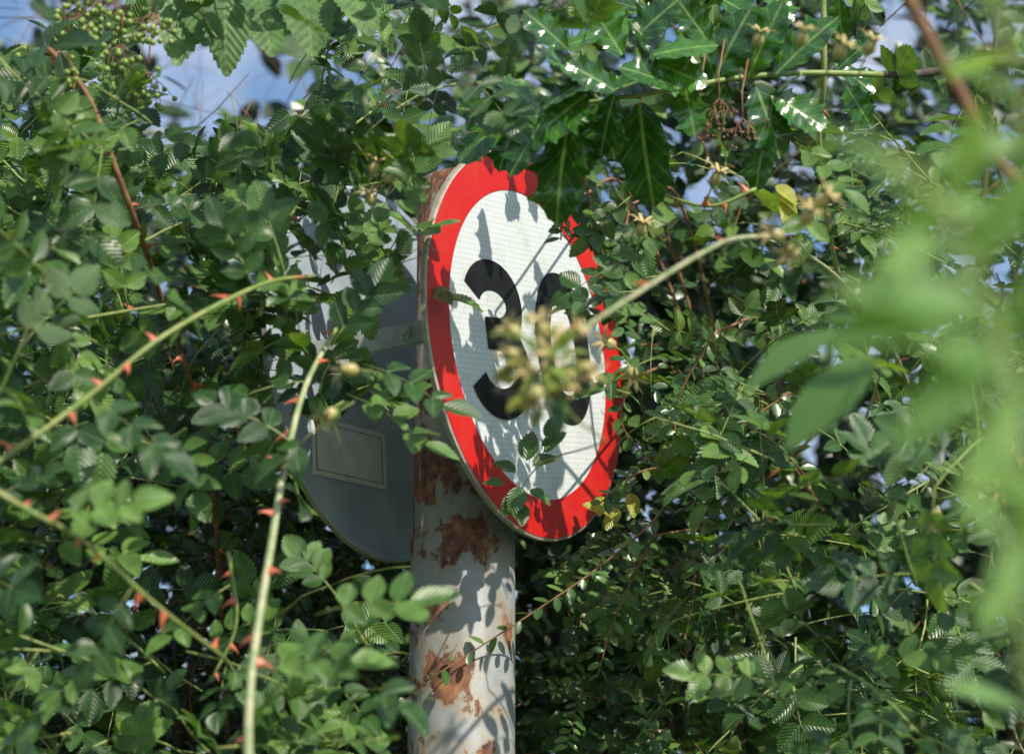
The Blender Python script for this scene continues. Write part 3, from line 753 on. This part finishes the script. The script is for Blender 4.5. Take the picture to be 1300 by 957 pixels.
# ---------------------------------------------------------------- dense hedge and trees behind
GAPS=SKYGAPS+[(1040,432,20,16),(905,685,20,22),(665,715,18,20),(1285,790,20,24),(700,35,25,16),(545,45,24,16),(850,20,16,20),(1090,150,14,14),(1180,270,14,16),(940,555,14,12),(1150,25,24,16),(620,60,16,14),(1080,740,14,14),(900,240,14,14),(1110,330,14,12),(1010,380,12,12),(460,30,16,20)]
def gap(p,g=1.0):
    px,py,_=proj(p)
    for a,b,w_,h_ in GAPS:
        if ((px-a)/(w_*g))**2+((py-b)/(h_*g))**2<1: return True
    th=0.28 if py<300 else 0.5
    return noise.noise(Vector((p.x,0.25*p.y,p.z))*5.0+Vector((7,3,1)))>th
def backing(name,label,cat,base,xr,yr,dr,N,L,tm,mat,chk=True):
    pl=Plant(name,label,cat,base,tm,mat,[M_brown,M_brown,M_bark],leafname='crown',stemname='trunk')
    for k in range(9):
        e=P(U(*xr),U(*yr),U(*dr))
        pts=spline([Vector(base)+Vector((U(-.15,.15),U(-.1,.1),0)),Vector(base).lerp(e,0.35)+Vector((U(-.2,.2),0,0.3)),Vector(base).lerp(e,0.75)+Vector((U(-.1,.1),0,0.15)),e],7)
        pl.tb.add(pts,0.022,0.004,8,2)
    for i in range(N):
        p=P(U(*xr),U(*yr),U(*dr))
        if gap(p,1.15): continue
        d=Vector((U(-1,1),U(-0.9,0.3),U(-0.8,0.9))).normalized(); ln=U(0.14,0.26)*(L/0.05); pts=[p]
        for j in range(3):
            d=(d+rv(0.2)).normalized(); pts.append(pts[-1]+d*ln/3)
        pl.tb.add(pts,0.0016,0.0008,3,1)
        t0=U(0.05,0.9); n=random.randint(7,10)
        for k in range(n):
            x=(k+0.5)/n*3; ii=min(2,int(x)); c=pts[ii].lerp(pts[ii+1],x-ii); dd=(pts[ii+1]-pts[ii]).normalized()
            pref=NPREF+rv(0.6); sd=dd.cross(pref).normalized()*(1 if k%2 else -1)
            ld=(dd*0.5+sd+rv(0.3)).normalized(); l=L*U(0.65,1.25)
            if gap(c+ld*l,0.85): continue
            if chk and blocked(c): continue
            pl.lv.add(c,ld,pref,l,U(0.48,0.66),U(0.05,0.4),U(0,0.3),min(0.94,max(0.02,t0+random.gauss(0,0.12))))
    pl.finish()
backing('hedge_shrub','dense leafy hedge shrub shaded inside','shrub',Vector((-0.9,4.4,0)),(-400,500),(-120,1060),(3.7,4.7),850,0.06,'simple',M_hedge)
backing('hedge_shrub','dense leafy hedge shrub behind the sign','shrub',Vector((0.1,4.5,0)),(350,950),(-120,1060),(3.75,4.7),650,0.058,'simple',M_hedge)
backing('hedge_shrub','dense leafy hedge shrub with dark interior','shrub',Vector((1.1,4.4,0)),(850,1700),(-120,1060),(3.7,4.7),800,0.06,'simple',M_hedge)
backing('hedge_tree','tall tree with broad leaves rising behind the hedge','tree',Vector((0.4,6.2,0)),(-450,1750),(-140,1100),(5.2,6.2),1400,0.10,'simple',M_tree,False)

# ---------------------------------------------------------------- blurred near shrub by the camera side
fo=Plant('willow_shrub','pale green long-leaved shrub growing in front of the hedge','shrub',Vector((0.45,1.3,0)),'fore',M_fore,[M_green,M_brown,M_pale])
stm=[[(1330,1000,1.15),(1290,760,1.12),(1285,560,1.1),(1255,400,1.1),(1200,270,1.1),(1120,190,1.1)],
     [(1330,900,1.3),(1310,600,1.3),(1330,350,1.3),(1290,120,1.3),(1250,-30,1.3)],
     [(1110,-90,1.9),(1180,50,1.9),(1220,120,1.9),(1275,215,1.9),(1420,330,1.9)]]
for k,pp in enumerate(stm):
    pts=spline([P(*q) for q in pp],6); fo.tb.add(pts,0.0055 if k<2 else 0.006,0.0025 if k<2 else 0.0065,7,1 if k==2 else 0)
    e=pts[0] if k<2 else pts[-1]
    fo.tb.add(spline([Vector((0.45,1.3,0)),Vector((0.45,1.3,0.9)),e],6),0.007,0.0055,8,1)
FL=[(1255,400,1060,350,1.1),(1240,370,1040,430,1.1),(1270,430,1130,560,1.12),(1200,280,1080,170,1.1),(1180,250,1130,360,1.1),(1230,330,1330,200,1.1),(1285,520,1380,420,1.1),
    (1290,560,1200,470,1.1),(1290,600,1370,700,1.1),(1285,690,1210,620,1.15),(1200,260,1260,130,1.15),(1120,190,1040,160,1.15),(1290,800,1220,740,1.2),(1300,850,1390,780,1.1),
    (1310,300,1180,240,1.25),(1320,350,1400,300,1.2),(1290,130,1200,60,1.25),(1280,90,1340,10,1.3),(1300,180,1180,200,1.3),(1320,480,1230,330,1.3),(1300,230,1370,120,1.3),
    (1270,480,1180,420,1.0),(1280,440,1320,330,1.0),(1300,640,1240,560,1.0),(1290,500,1230,640,1.05),(1280,380,1300,520,1.05),(1290,720,1330,600,1.0),(1260,330,1160,310,1.15),(1300,680,1260,800,1.05),(1250,420,1190,540,1.0),(1310,60,1250,-20,1.2),
    (1110,455,990,560,2.0),(1060,420,940,485,2.1),(1180,330,1090,400,1.8),(1150,420,1040,390,1.9),(1290,740,1240,800,1.5),(1300,900,1200,860,1.6),(1200,100,1280,60,1.6)]
for x0,yy0,x1,yy1,d in FL:
    a=P(x0,yy0,d);b=P(x1,yy1,d-0.02);v=b-a
    fo.lv.add(a,v,Vector((0.3,-0.7,0.6))+rv(0.35),v.length,U(0.32,0.46) if d<1.7 else 0.5,0.2,0.12,U(0.4,0.95) if d<1.7 else 0.1)
fo.tb.add(spline([P(1290,380,1.5),P(1200,360,1.8),P(1110,440,2.0)],5),0.002,0.0012,5,0)
fo.finish()

# ---------------------------------------------------------------- camera
cd=bpy.data.cameras.new('camera'); cam=bpy.data.objects.new('camera',cd); COL.objects.link(cam)
cam.location=CAM; cam.rotation_euler=(math.radians(90)+PITCH,0,0)
cd.sensor_width=36; cd.lens=F/1300*36; cd.clip_start=0.05; cd.clip_end=1500
cd.dof.use_dof=True; cd.dof.focus_distance=3.2; cd.dof.aperture_fstop=2.8
scene.camera=cam
scene.view_settings.view_transform='Standard'; scene.view_settings.look='None'; scene.view_settings.exposure=0
